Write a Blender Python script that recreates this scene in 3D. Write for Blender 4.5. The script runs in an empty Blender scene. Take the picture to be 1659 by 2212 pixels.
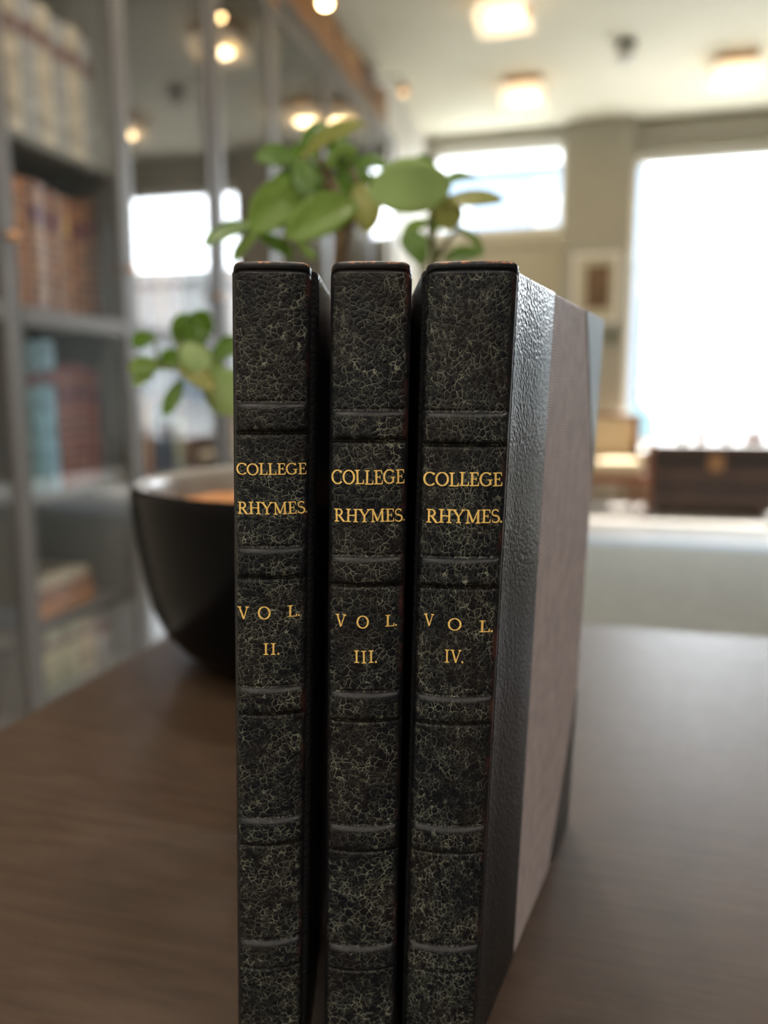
import bpy, bmesh, math, random
from mathutils import Vector, Matrix, Euler
R = math.radians
SC = bpy.context.scene
COL = SC.collection
PHI = R(15.2)                 # the camera looks this far left of the room's long axis

# ------------------------------------------------------------------ camera
cam = bpy.data.cameras.new('camera')
cam.sensor_fit = 'VERTICAL'; cam.sensor_height = 36.0; cam.sensor_width = 27.0
cam.lens = 1670 / 2212 * 36
cam.clip_start = 0.01; cam.clip_end = 200
cam.dof.use_dof = True
cam.dof.focus_distance = 0.171
cam.dof.aperture_fstop = cam.lens / 3.7
cam.dof.aperture_blades = 0
camo = bpy.data.objects.new('camera', cam); COL.objects.link(camo)
camo.location = (0, 0, 0.91)
camo.rotation_euler = (R(90 - 8.45), 0, PHI)
SC.camera = camo

# ------------------------------------------------------------------ light and exposure
SC.view_settings.view_transform = 'Standard'
SC.view_settings.look = 'None'
SC.view_settings.gamma = 1
SC.view_settings.use_curve_mapping = False
SC.view_settings.exposure = 1.8
SC.cycles.max_bounces = 9
SC.cycles.diffuse_bounces = 4
SC.cycles.glossy_bounces = 4
SC.cycles.transparent_max_bounces = 12
SC.cycles.sample_clamp_indirect = 6
SC.cycles.caustics_reflective = False
SC.cycles.caustics_refractive = False
SKY = 8.0
SUN = 7.0
LAMP = 2.0
LAMP_W = 6.0
w = bpy.data.worlds.new('sky'); SC.world = w; w.use_nodes = True
nt = w.node_tree; bg = nt.nodes['Background']
bg.inputs[0].default_value = (0.86, 0.94, 1.0, 1); bg.inputs[1].default_value = SKY
sun = bpy.data.lights.new('sun', 'SUN'); sun.energy = SUN; sun.angle = R(0.6); sun.color = (1, .95, .86)
suno = bpy.data.objects.new('sun', sun); COL.objects.link(suno)
suno.rotation_euler = (R(-28), R(8), 0)
for nm, loc, sx, sz in (('window_daylight', (1.42, 7.33, 1.68), 2.4, 2.5), ('transom_daylight', (-.90, 7.33, 2.75), 1.12, .7)):
    pl = bpy.data.lights.new(nm, 'AREA'); pl.shape = 'RECTANGLE'; pl.size = sx; pl.size_y = sz
    pl.cycles.is_portal = True
    po = bpy.data.objects.new(nm, pl); COL.objects.link(po); po.location = loc; po.rotation_euler = (R(-90), 0, 0)

# ------------------------------------------------------------------ node helpers
def new_mat(name):
    m = bpy.data.materials.new(name); m.use_nodes = True
    n = m.node_tree; b = n.nodes['Principled BSDF']
    return m, n, b
def N(n, t, **k):
    x = n.nodes.new(t)
    for a, v in k.items(): setattr(x, a, v)
    return x
def coords(n, kind='Object', loc=(0,0,0), rot=(0,0,0), scale=(1,1,1)):
    tc = N(n, 'ShaderNodeTexCoord'); mp = N(n, 'ShaderNodeMapping')
    mp.inputs['Location'].default_value = loc; mp.inputs['Rotation'].default_value = rot; mp.inputs['Scale'].default_value = scale
    n.links.new(tc.outputs[kind], mp.inputs[0]); return mp.outputs[0]
def noise(n, v, scale, detail=3, rough=.5, color=False):
    x = N(n, 'ShaderNodeTexNoise'); x.inputs['Scale'].default_value = scale; x.inputs['Detail'].default_value = detail; x.inputs['Roughness'].default_value = rough
    n.links.new(v, x.inputs['Vector']); return x.outputs['Color' if color else 'Fac']
def mapr(n, v, a, b, c=0., d=1., smooth=True):
    x = N(n, 'ShaderNodeMapRange', interpolation_type='SMOOTHSTEP' if smooth else 'LINEAR')
    for i, q in enumerate((a, b, c, d)): x.inputs[i + 1].default_value = q
    n.links.new(v, x.inputs[0]); return x.outputs[0]
def math_(n, op, a, b=None, c=None):
    x = N(n, 'ShaderNodeMath', operation=op)
    for i, q in enumerate((a, b, c)):
        if q is None: continue
        if isinstance(q, (int, float)): x.inputs[i].default_value = q
        else: n.links.new(q, x.inputs[i])
    return x.outputs[0]
def mixc(n, f, a, b):
    x = N(n, 'ShaderNodeMix', data_type='RGBA')
    for i, q in ((0, f), (6, a), (7, b)):
        if isinstance(q, (int, float)): x.inputs[i].default_value = q
        elif isinstance(q, tuple): x.inputs[i].default_value = (*q[:3], 1)
        else: n.links.new(q, x.inputs[i])
    return x.outputs[2]
def bump(n, b, h, strength, dist):
    x = N(n, 'ShaderNodeBump'); x.inputs['Strength'].default_value = strength; x.inputs['Distance'].default_value = dist
    n.links.new(h, x.inputs['Height']); n.links.new(x.outputs[0], b.inputs['Normal'])
def plain(name, col, rough=.5, metal=0., spec=.5, var=.12, scale=12., bmp=0., emit=None, es=0.):
    m, n, b = new_mat(name)
    v = coords(n)
    f = noise(n, v, scale, 4)
    c = mixc(n, f, tuple(q * (1 - var) for q in col), tuple(min(1, q * (1 + var)) for q in col))
    n.links.new(c, b.inputs['Base Color'])
    b.inputs['Roughness'].default_value = rough; b.inputs['Metallic'].default_value = metal
    b.inputs['Specular IOR Level'].default_value = spec
    if bmp: bump(n, b, noise(n, v, scale * 6, 3), .4, bmp)
    if emit: b.inputs['Emission Color'].default_value = (*emit, 1); b.inputs['Emission Strength'].default_value = es
    return m

# ------------------------------------------------------------------ materials
def leather_spine(name, seed, rot, scl, band=False):
    """black goatskin; pale dust sits in the creases of the grain"""
    m, n, b = new_mat(name)
    v0 = coords(n, 'Object', (seed * 3.1, seed * 1.7, seed), rot, scl)
    wn = noise(n, v0, 420, 2, .5, True)
    sub = N(n, 'ShaderNodeVectorMath', operation='SUBTRACT'); sub.inputs[1].default_value = (.5, .5, .5); n.links.new(wn, sub.inputs[0])
    sc = N(n, 'ShaderNodeVectorMath', operation='SCALE'); sc.inputs['Scale'].default_value = .0018; n.links.new(sub.outputs[0], sc.inputs[0])
    add = N(n, 'ShaderNodeVectorMath', operation='ADD'); n.links.new(v0, add.inputs[0]); n.links.new(sc.outputs[0], add.inputs[1])
    v = add.outputs[0]
    ds = []
    for s in (640, 1380):
        x = N(n, 'ShaderNodeTexVoronoi', feature='DISTANCE_TO_EDGE'); x.inputs['Scale'].default_value = s
        n.links.new(v, x.inputs['Vector']); ds.append(x.outputs['Distance'])
    br1 = mapr(n, noise(n, v0, 420, 3, .6), .38, .60)
    br2 = mapr(n, noise(n, v0, 380, 3, .6), .38, .62)
    l1 = math_(n, 'MULTIPLY', mapr(n, ds[0], .008, .058, 1, 0), br1)
    l2 = math_(n, 'MULTIPLY', mapr(n, ds[1], .008, .07, .5, 0), br2)
    l = math_(n, 'MAXIMUM', l1, l2)
    big = mapr(n, noise(n, v0, 75, 3), .32, .68, .35, 1.0)
    tc = N(n, 'ShaderNodeTexCoord'); sx = N(n, 'ShaderNodeSeparateXYZ'); n.links.new(tc.outputs['UV'], sx.inputs[0])
    # the leather is polished smooth at the joints, on the cap and along the upper rim of each band
    sm = math_(n, 'MULTIPLY', mapr(n, sx.outputs[0], .90, .96, 1, .25), mapr(n, sx.outputs[0], .02, .05, .4, 1))
    sm = math_(n, 'MULTIPLY', sm, mapr(n, sx.outputs[1], .62, .82, 1, .12) if band else mapr(n, sx.outputs[1], .984, .990, 1, .06))
    l = math_(n, 'MULTIPLY', math_(n, 'MULTIPLY', l, big), sm)
    tone = mixc(n, mapr(n, noise(n, v0, 60, 3), .4, .65), (.0028, .0042, .0068), (.0062, .0058, .0070))
    c = mixc(n, l, tone, (.185, .197, .162))
    # worn, rubbed-brown edges (uv: u across the spine, v = height in metres)
    wm = noise(n, coords(n, 'Object', (seed, 0, 0), (0, 0, 0), (1, 1, .6)), 480, 4, .7)
    top = math_(n, 'MULTIPLY', mapr(n, sx.outputs[1], .9960, .9992), mapr(n, wm, .48, .68))
    side = math_(n, 'MULTIPLY', mapr(n, sx.outputs[0], .90, .975), mapr(n, noise(n, v0, 90, 4, .7), .5, .68))
    c = mixc(n, math_(n, 'MULTIPLY', side, .6), c, (.075, .026, .022))
    if not band: c = mixc(n, top, c, (.30, .115, .045))
    n.links.new(c, b.inputs['Base Color'])
    b.inputs['Roughness'].default_value = .40
    b.inputs['Specular IOR Level'].default_value = .16
    h = math_(n, 'ADD', mapr(n, ds[0], 0, .35), math_(n, 'MULTIPLY', mapr(n, ds[1], 0, .3), .5))
    bump(n, b, math_(n, 'MULTIPLY', h, sm), .42, .0002)
    return m
def leather_board(name, rough=.29, spec=.07, bm_=.75):
    m, n, b = new_mat(name)
    v = coords(n, 'Object', (0, 0, 0), (0, 0, 0), (1, .72, 1))
    x = N(n, 'ShaderNodeTexVoronoi', feature='SMOOTH_F1'); x.inputs['Scale'].default_value = 1250
    n.links.new(v, x.inputs['Vector'])
    nz = noise(n, v, 700, 3, .6)
    n.links.new(mixc(n, nz, (.007, .0075, .009), (.016, .016, .018)), b.inputs['Base Color'])
    b.inputs['Roughness'].default_value = rough; b.inputs['Specular IOR Level'].default_value = spec
    bump(n, b, math_(n, 'ADD', x.outputs['Distance'], math_(n, 'MULTIPLY', nz, .5)), bm_, .00042)
    return m
def cloth(name):
    m, n, b = new_mat(name)
    v = coords(n)
    w1 = N(n, 'ShaderNodeTexWave', wave_type='BANDS', bands_direction='Z'); w1.inputs['Scale'].default_value = 420; w1.inputs['Distortion'].default_value = 1.0; w1.inputs['Detail'].default_value = 2
    w2 = N(n, 'ShaderNodeTexWave', wave_type='BANDS', bands_direction='Y'); w2.inputs['Scale'].default_value = 520; w2.inputs['Distortion'].default_value = 1.0; w2.inputs['Detail'].default_value = 2
    n.links.new(v, w1.inputs[0]); n.links.new(v, w2.inputs[0])
    nz = noise(n, v, 160, 5, .65)
    c = mixc(n, mapr(n, nz, .3, .7), (.255, .212, .232), (.36, .305, .32))
    n.links.new(c, b.inputs['Base Color'])
    b.inputs['Roughness'].default_value = .55; b.inputs['Specular IOR Level'].default_value = .35
    b.inputs['Sheen Weight'].default_value = .15
    h = math_(n, 'ADD', math_(n, 'ADD', w1.outputs['Fac'], w2.outputs['Fac']), nz)
    bump(n, b, h, .6, .00028)
    return m
def wood_table(name):
    m, n, b = new_mat(name)
    v = coords(n, 'Object', (0, 0, 0), (0, 0, R(-2)), (1, 9, 9))
    g = noise(n, v, 26, 6, .65); g2 = noise(n, v, 160, 4, .7)
    c = mixc(n, mapr(n, g, .3, .7), (.027, .0165, .010), (.040, .025, .0155))
    c = mixc(n, math_(n, 'MULTIPLY', mapr(n, g2, .5, .75), .5), c, (.048, .033, .022))
    n.links.new(c, b.inputs['Base Color'])
    n.links.new(mapr(n, g2, .3, .7, .36, .48), b.inputs['Roughness'])
    b.inputs['Specular IOR Level'].default_value = .27
    bump(n, b, g2, .18, .0003)
    return m
def glass_thin(name, ior=1.75, tint=(1, 1, 1)):
    m = bpy.data.materials.new(name); m.use_nodes = True; n = m.node_tree
    for q in list(n.nodes): n.nodes.remove(q)
    out = N(n, 'ShaderNodeOutputMaterial'); tr = N(n, 'ShaderNodeBsdfTransparent'); gl = N(n, 'ShaderNodeBsdfGlossy')
    tr.inputs[0].default_value = (*tint, 1); gl.inputs['Roughness'].default_value = 0.0
    fr = N(n, 'ShaderNodeFresnel'); fr.inputs[0].default_value = ior
    ge = N(n, 'ShaderNodeNewGeometry')
    f = math_(n, 'MULTIPLY', fr.outputs[0], math_(n, 'SUBTRACT', 1.0, ge.outputs['Backfacing']))
    mx = N(n, 'ShaderNodeMixShader'); n.links.new(f, mx.inputs[0]); n.links.new(tr.outputs[0], mx.inputs[1]); n.links.new(gl.outputs[0], mx.inputs[2])
    n.links.new(mx.outputs[0], out.inputs[0]); return m
def leaf_mat(name, a, c_):
    m, n, b = new_mat(name)
    v = coords(n)
    n.links.new(mixc(n, noise(n, v, 60, 3), a, c_), b.inputs['Base Color'])
    b.inputs['Roughness'].default_value = .38
    b.inputs['Subsurface Weight'].default_value = .0
    tr = N(n, 'ShaderNodeBsdfTranslucent'); tr.inputs[0].default_value = (*[min(1, q * 1.6) for q in c_], 1)
    mx = N(n, 'ShaderNodeMixShader'); mx.inputs[0].default_value = .42
    out = n.nodes['Material Output']
    n.links.new(b.outputs[0], mx.inputs[1]); n.links.new(tr.outputs[0], mx.inputs[2]); n.links.new(mx.outputs[0], out.inputs[0])
    return m
def spine_old(name, col, gold=True, seed=0):
    """old binding of the far shelves: leather with rubbed patches"""
    m, n, b = new_mat(name)
    v = coords(n, 'Object', (seed, seed * 2, seed * 3))
    c = mixc(n, mapr(n, noise(n, v, 26, 4, .6), .35, .7), tuple(q * .62 for q in col), tuple(min(1, q * 1.35) for q in col))
    n.links.new(c, b.inputs['Base Color']); b.inputs['Roughness'].default_value = .38
    return m
def ceiling_mat(name, col):
    return plain(name, col, .75, 0, .3, .03, 3.)

MAT = {}
MAT['leather_board'] = leather_board('black_grained_leather')
MAT['leather_corner'] = leather_board('black_corner_leather', .30, .30, .3)
MAT['cloth'] = cloth('mauve_book_cloth')
MAT['gold'] = plain('gold_leaf', (1.0, .56, .17), .38, .25, .5, .38, 1400.)
MAT['paper'] = plain('page_edges', (.62, .52, .36), .8, 0, .2, .2, 400.)
MAT['table'] = wood_table('dark_brown_table_wood')
MAT['pot'] = plain('black_glazed_ceramic', (.002, .002, .0024), .2, 0, .07, .1)
MAT['pot_in'] = plain('pot_inside_window_sheen', (.22, .215, .205), .25, 0, .6, .1)  # grey stands in for the window's reflection on the black inner wall
MAT['soil'] = plain('orange_bark_soil', (.36, .17, .075), .9, 0, .2, .55, 260., .004)
MAT['bark'] = plain('plant_bark', (.13, .095, .06), .8, 0, .2, .4, 200., .0006)
MAT['bark_green'] = plain('green_stem', (.10, .13, .05), .6, 0, .3, .3, 200.)
MAT['leaf0'] = leaf_mat('dark_green_leaf', (.06, .14, .016), (.13, .24, .032))
MAT['leaf1'] = leaf_mat('mid_green_leaf', (.15, .25, .055), (.25, .36, .10))
MAT['leaf2'] = leaf_mat('olive_leaf', (.18, .21, .055), (.31, .32, .10))
MAT['leaf3'] = leaf_mat('pale_green_leaf', (.20, .29, .12), (.33, .43, .19))
MAT['paint_grey'] = plain('grey_cabinet_paint', (.100, .097, .094), .42, 0, .4, .06)
MAT['inside_grey'] = plain('cabinet_inside_paint', (.09, .088, .085), .6, 0, .3, .06)
MAT['glass'] = glass_thin('door_glass', 2.25)
MAT['win_glass'] = glass_thin('window_glass', 1.5)
MAT['brass'] = plain('copper_metal', (.50, .27, .13), .35, .9, .5, .1)
MAT['white_wall'] = plain('warm_white_paint', (.62, .59, .525), .7, 0, .3, .03, 4.)
MAT['dark_wall'] = plain('dark_green_grey_paint', (.075, .078, .070), .7, 0, .3, .05, 4.)
MAT['front_wall'] = plain('stone_grey_paint', (.39, .365, .30), .7, 0, .3, .03, 4.)
MAT['ceiling'] = ceiling_mat('cream_ceiling_paint', (.76, .725, .59))
MAT['cream'] = plain('cream_paint', (.50, .45, .33), .5, 0, .4, .03)
MAT['white_frame'] = plain('white_gloss_paint', (.80, .79, .74), .35, 0, .5, .03)
MAT['floor'] = plain('pale_stone_floor', (.42, .40, .375), .28, 0, .5, .06, 2.)
MAT['rug'] = plain('grey_wool_rug', (.17, .167, .145), .95, 0, .1, .25, 9., .003)
MAT['rug_edge'] = plain('blue_grey_rug_border', (.25, .30, .36), .95, 0, .1, .15, 9., .003)
MAT['dark_wood'] = plain('dark_chest_wood', (.060, .034, .024), .45, 0, .4, .3, 7.)
MAT['red_wood'] = plain('reddish_wood', (.22, .075, .035), .4, 0, .4, .25, 9.)
MAT['black_metal'] = plain('black_iron', (.020, .020, .020), .45, .4, .4, .1)
MAT['upholstery'] = plain('cream_upholstery', (.60, .48, .32), .9, 0, .2, .2, 30.)
MAT['terracotta'] = plain('terracotta', (.52, .24, .12), .8, 0, .3, .12)
MAT['chrome'] = plain('brushed_steel', (.55, .55, .55), .25, .9, .5, .05)
MAT['dark_grey'] = plain('dark_grey_plastic', (.07, .068, .065), .5, 0, .4, .05)
MAT['picture'] = plain('brown_print', (.17, .105, .06), .6, 0, .3, .6, 14.)
MAT['green_plastic'] = plain('green_plastic', (.01, .06, .03), .4, 0, .4, .05)
MAT['glow'] = plain('lit_lamp_glass', (.9, .85, .75), .3, 0, .5, .02, 5., 0, (1.0, .62, .22), LAMP)
MAT['frost'] = plain('frosted_lamp_glass', (.86, .82, .74), .3, 0, .5, .02, 5., 0, (1.0, .90, .74), .12)
MAT['bulb'] = plain('lit_bulb', (.9, .8, .6), .3, 0, .5, .02, 5., 0, (1.0, .68, .30), 14.)
MAT['bulb_dim'] = plain('frosted_bulb', (.75, .55, .35), .3, 0, .5, .02, 5., 0, (1.0, .6, .25), .6)
MAT['facade'] = plain('pale_facade_render', (.22, .22, .215), .8, 0, .2, .04)
MAT['facade_blue'] = plain('blue_grey_render', (.06, .075, .10), .8, 0, .2, .25, .4)
MAT['facade_dark'] = plain('blue_grey_window_panes', (.026, .040, .054), .35, 0, .6, .1)
MAT['street'] = plain('pale_street_paving', (.20, .20, .195), .85, 0, .2, .1)
MAT['car_blue'] = plain('blue_car_paint', (.045, .085, .095), .4, 0, .6, .05)
MAT['tyre'] = plain('black_rubber', (.02, .02, .02), .8)
MAT['white_ceramic'] = plain('white_ceramic', (.8, .79, .77), .15, 0, .6, .02)

# ------------------------------------------------------------------ mesh helpers
def mesh_obj(name, bm, mats, parent=None, smooth=False, loc=None, rotz=None):
    me = bpy.data.meshes.new(name); bm.normal_update(); bm.to_mesh(me); bm.free()
    for m in (mats if isinstance(mats, (list, tuple)) else [mats]): me.materials.append(m if not isinstance(m, str) else MAT[m])
    if smooth:
        for p in me.polygons: p.use_smooth = True
    o = bpy.data.objects.new(name, me); COL.objects.link(o)
    if parent is not None: o.parent = parent
    if loc is not None: o.location = loc
    if rotz is not None: o.rotation_euler = (0, 0, rotz)
    return o
def thing(name, label, cat, loc=(0, 0, 0), rotz=0., group=None):
    o = bpy.data.objects.new(name, None); COL.objects.link(o); o.location = loc; o.rotation_euler = (0, 0, rotz); o.empty_display_size = .02
    return tag(o, label, cat, group)
def tag(o, label, cat, group=None):
    o['label'] = label; o['category'] = cat
    if group: o['group'] = group
    return o
def struct(o): o['kind'] = 'structure'; return o
def box(bm, x0, x1, y0, y1, z0, z1, bev=0., seg=2, mi=0):
    r = bmesh.ops.create_cube(bm, size=1); vs = r['verts']
    for v in vs:
        v.co = Vector(((x0 + x1) / 2 + v.co.x * (x1 - x0), (y0 + y1) / 2 + v.co.y * (y1 - y0), (z0 + z1) / 2 + v.co.z * (z1 - z0)))
    fs = set(f for v in vs for f in v.link_faces)
    for f in fs: f.material_index = mi
    if bev: bmesh.ops.bevel(bm, geom=list(set(e for v in vs for e in v.link_edges)), offset=bev, segments=seg, profile=.5, affect='EDGES')
def bx(name, x0, x1, y0, y1, z0, z1, mat, parent=None, bev=0., **k):
    bm = bmesh.new(); box(bm, x0, x1, y0, y1, z0, z1, bev); return mesh_obj(name, bm, mat, parent, **k)
def boxes(name, lst, mat, parent=None, bev=0., **k):
    bm = bmesh.new()
    for q in lst: box(bm, *q, bev)
    return mesh_obj(name, bm, mat, parent, **k)
def lathe(bm, prof, c=(0, 0, 0), seg=48, close=False):
    rings = []
    for r, z in prof:
        if r < 1e-6: rings.append([bm.verts.new((c[0], c[1], c[2] + z))])
        else: rings.append([bm.verts.new((c[0] + r * math.cos(2 * math.pi * i / seg), c[1] + r * math.sin(2 * math.pi * i / seg), c[2] + z)) for i in range(seg)])
    for a, b in zip(rings, rings[1:]):
        for i in range(seg):
            j = (i + 1) % seg
            if len(a) == 1 and len(b) == 1: continue
            if len(a) == 1: bm.faces.new((a[0], b[j], b[i])) if False else bm.faces.new((a[0], b[i], b[j]))
            elif len(b) == 1: bm.faces.new((a[i], b[0], a[j]))
            else: bm.faces.new((a[i], b[i], b[j], a[j]))
    bmesh.ops.recalc_face_normals(bm, faces=bm.faces[:])
def tube(bm, pts, seg=10):
    """pts: (x, y, z, r); smooth tapering tube with capped ends"""
    P = [Vector(p[:3]) for p in pts]; rad = [p[3] for p in pts]
    if len(P) > 2:                                    # Catmull-Rom refinement
        Q, q = [], []
        for i in range(len(P) - 1):
            a, b, c, d = P[max(0, i - 1)], P[i], P[i + 1], P[min(len(P) - 1, i + 2)]
            for k in range(5):
                t = k / 5
                Q.append(.5 * ((2 * b) + (c - a) * t + (2 * a - 5 * b + 4 * c - d) * t * t + (3 * b - a - 3 * c + d) * t ** 3)); q.append(rad[i] * (1 - t) + rad[i + 1] * t)
        P, rad = Q + [P[-1]], q + [rad[-1]]
    up = Vector((.31, .77, .55)); prev = None; rings = []
    for i, p in enumerate(P):
        d = (P[min(i + 1, len(P) - 1)] - P[max(0, i - 1)]).normalized()
        s = d.cross(up if prev is None else prev.cross(d)).normalized() if prev is None else (prev - d * prev.dot(d)).normalized()
        prev = s; t = d.cross(s)
        rings.append([bm.verts.new(p + rad[i] * (math.cos(2 * math.pi * k / seg) * s + math.sin(2 * math.pi * k / seg) * t)) for k in range(seg)])
    for a, b in zip(rings, rings[1:]):
        for k in range(seg): bm.faces.new((a[k], a[(k + 1) % seg], b[(k + 1) % seg], b[k]))
    bm.faces.new(rings[0][::-1]); bm.faces.new(rings[-1])
def prism(bm, pts, z0, z1, mi=0):
    a = [bm.verts.new((x, y, z0)) for x, y in pts]; b = [bm.verts.new((x, y, z1)) for x, y in pts]
    k = len(pts); fs = [bm.faces.new(a[::-1]), bm.faces.new(b)]
    for i in range(k): fs.append(bm.faces.new((a[i], a[(i + 1) % k], b[(i + 1) % k], b[i])))
    for f in fs: f.material_index = mi
    return fs


# ================================================================== THE SETTING
FY = 7.2; BX = -1.45; CEIL = 3.2
struct(bx('floor', -1.83, 2.75, -3.2, FY, -.1, 0, 'floor'))
struct(bx('ceiling', -1.83, 2.75, -3.2, FY + .25, CEIL, CEIL + .1, 'ceiling'))
struct(boxes('wall_left', [(-1.98, -1.83, -3.2, 5.53, 0, CEIL), (-1.98, -1.56, 5.53, FY, 0, CEIL)], 'white_wall'))
struct(bx('wall_right', 2.75, 2.9, -3.2, FY + .25, 0, CEIL, 'dark_wall'))
struct(bx('wall_back', -1.98, 2.9, -3.35, -3.2, 0, CEIL, 'white_wall'))
# shop front: door bay, pillar, shop window
struct(boxes('wall_front', [(-1.98, -1.50, FY, FY + .25, 0, CEIL), (-.335, .225, FY - .14, FY + .25, 0, CEIL), (1.64, 1.80, FY, FY + .25, .42, 2.93), (2.65, 2.9, FY, FY + .25, 0, CEIL),
       (-1.50, -.335, FY, FY + .25, 3.10, CEIL), (.225, 2.65, FY, FY + .25, 2.93, CEIL), (.225, 2.65, FY, FY + .25, 0, .42)], 'front_wall'))
struct(boxes('trim_1', [(-1.56, -.335, FY - .05, FY, 3.10, 3.17), (.225, 2.75, FY - .05, FY, 3.06, 3.13)], 'front_wall', None, .008))
struct(boxes('baseboard_back', [(-1.83, 2.75, -3.2, -3.18, 0, .14)], 'white_frame', None, .004))
struct(boxes('baseboard_right', [(2.73, 2.75, -3.18, FY, 0, .14)], 'white_frame', None, .004))
# shop window
w1 = struct(boxes('window_1', [(.225, .285, FY + .06, FY + .16, .42, 2.93), (1.58, 1.64, FY + .06, FY + .16, .42, 2.93), (.285, 1.58, FY + .06, FY + .16, .42, .48), (.285, 1.58, FY + .06, FY + .16, 2.87, 2.93)], 'white_frame', None, .006))
bx('window_pane', .285, 1.58, FY + .105, FY + .115, .48, 2.87, 'win_glass', w1)
bx('window_sill', .225, 1.64, FY - .10, FY + .06, .42, .45, 'white_frame', w1, .006)
w3 = struct(boxes('window_3', [(1.80, 1.86, FY + .06, FY + .16, .42, 2.93), (2.59, 2.65, FY + .06, FY + .16, .42, 2.93), (1.86, 2.59, FY + .06, FY + .16, .42, .48), (1.86, 2.59, FY + .06, FY + .16, 2.87, 2.93)], 'white_frame', None, .006))
bx('window_pane', 1.86, 2.59, FY + .105, FY + .115, .48, 2.87, 'win_glass', w3)
bx('window_sill', 1.80, 2.65, FY - .10, FY + .06, .42, .45, 'white_frame', w3, .006)
# transom window over the door
w2 = struct(boxes('window_2', [(-1.50, -1.455, FY + .06, FY + .16, 2.36, 3.10), (-.38, -.335, FY + .06, FY + .16, 2.36, 3.10), (-1.455, -.38, FY + .06, FY + .16, 2.36, 2.42), (-1.455, -.38, FY + .06, FY + .16, 3.05, 3.10)], 'white_frame', None, .006))
bx('window_pane', -1.455, -.38, FY + .105, FY + .115, 2.42, 3.05, 'win_glass', w2)
# street door
d1 = struct(boxes('door_1', [(-1.50, -1.42, FY + .04, FY + .18, 0, 2.36), (-.415, -.335, FY + .04, FY + .18, 0, 2.36), (-1.42, -.415, FY + .04, FY + .18, 2.25, 2.36)], 'cream', None, .006))
lf = boxes('door_leaf', [(-1.42, -1.30, FY + .08, FY + .13, .01, 2.25), (-.535, -.415, FY + .08, FY + .13, .01, 2.25), (-1.30, -.535, FY + .08, FY + .13, .01, .28), (-1.30, -.535, FY + .08, FY + .13, 2.08, 2.25), (-1.30, -.535, FY + .08, FY + .13, .95, 1.09)], 'cream', d1, .005)
boxes('door_panel', [(-1.30, -.535, FY + .095, FY + .115, .28, .95), (-1.30, -.535, FY + .095, FY + .115, 1.09, 2.08)], 'cream', d1)
bm = bmesh.new(); lathe(bm, [(0, -.03), (.026, -.022), (.03, 0), (.022, .018), (.01, .022), (.01, .04), (0, .04)], seg=20)
o = mesh_obj('door_handle', bm, 'brass', d1, True); o.location = (-.475, FY + .045, 1.02); o.rotation_euler = (R(-90), 0, 0)

# ================================================================== OUTSIDE
st = struct(bx('street', -14, 18, FY + .25, 40, -.30, -.12, 'street'))
struct(bx('pavement', -14, 18, FY + .25, FY + 2.2, -.12, -.02, 'street'))
fb = tag(bx('building', 1.05, 16, 20.0, 26, -.12, 4.15, 'facade'), 'pale rendered building with blue-grey windows seen across the street through the shop window', 'building')
bx('cornice', 1.05, 16.1, 19.75, 20.0, 4.0, 4.3, 'facade', fb, .03)
bx('fascia', 1.2, 3.0, 19.80, 20.0, 3.62, 3.95, 'facade_dark', fb, .02)
for i in range(4):
    x = 3.45 + i * 3.05
    wn = bx('window', x, x + 1.15, 19.93, 20.02, .75, 2.6, 'facade_dark', fb)
    boxes('window_frame', [(x - .1, x, 19.90, 20.0, .65, 2.7), (x + 1.15, x + 1.25, 19.90, 20.0, .65, 2.7), (x - .1, x + 1.25, 19.90, 20.0, 2.6, 2.72), (x - .15, x + 1.30, 19.86, 20.0, .62, .75), (x, x + 1.15, 19.90, 19.95, 1.62, 1.68)], 'facade', wn)
f2 = tag(bx('building', -12, 1.0, 20.2, 26, -.12, 6.7, 'facade_blue'), 'taller blue-grey building across the street, seen through the transom window', 'building')
bx('cornice', -12.1, 1.03, 19.95, 20.2, 6.45, 6.8, 'facade', f2, .03)
for i in range(4):
    for z in (.75, 3.9):
        x = -10.6 + i * 3.05
        wn = bx('window', x, x + 1.15, 20.12, 20.22, z, z + 1.7, 'facade_dark', f2)
        boxes('window_frame', [(x - .1, x, 20.10, 20.2, z - .1, z + 1.8), (x + 1.15, x + 1.25, 20.10, 20.2, z - .1, z + 1.8), (x, x + 1.15, 20.10, 20.2, z + 1.7, z + 1.8), (x - .15, x + 1.30, 20.06, 20.2, z - .13, z)], 'facade', wn)
# parked car
car = thing('car', 'blue car parked across the street beyond the shop window', 'car', (-1.15, 12.4, -.12))
bm = bmesh.new()
prof = [(-1.95, .30), (-1.98, .62), (-1.80, .80), (-1.05, .90), (-.55, 1.34), (.75, 1.38), (1.35, .98), (1.90, .90), (2.0, .60), (1.96, .30)]
va = [bm.verts.new((x, -.82, z)) for x, z in prof]; vb = [bm.verts.new((x, .82, z)) for x, z in prof]
bm.faces.new(va); bm.faces.new(vb[::-1])
for i in range(len(prof)): j = (i + 1) % len(prof); bm.faces.new((va[j], va[i], vb[i], vb[j]))
bmesh.ops.bevel(bm, geom=bm.edges[:], offset=.06, segments=2, affect='EDGES'); mesh_obj('body', bm, 'car_blue', car)
boxes('side_window', [(-.75, .10, -.825, -.80, .95, 1.27), (.18, .95, -.825, -.80, .95, 1.27)], 'facade_dark', car)
for x in (-1.25, 1.25):
    for y in (-.78, .78):
        bm = bmesh.new(); lathe(bm, [(0, -.09), (.2, -.09), (.30, -.09), (.32, -.06), (.32, .06), (.30, .09), (.2, .09), (0, .09)], seg=24)
        o = mesh_obj('wheel', bm, 'tyre', car, True); o.location = (x, y, .32); o.rotation_euler = (R(90), 0, 0)

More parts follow.
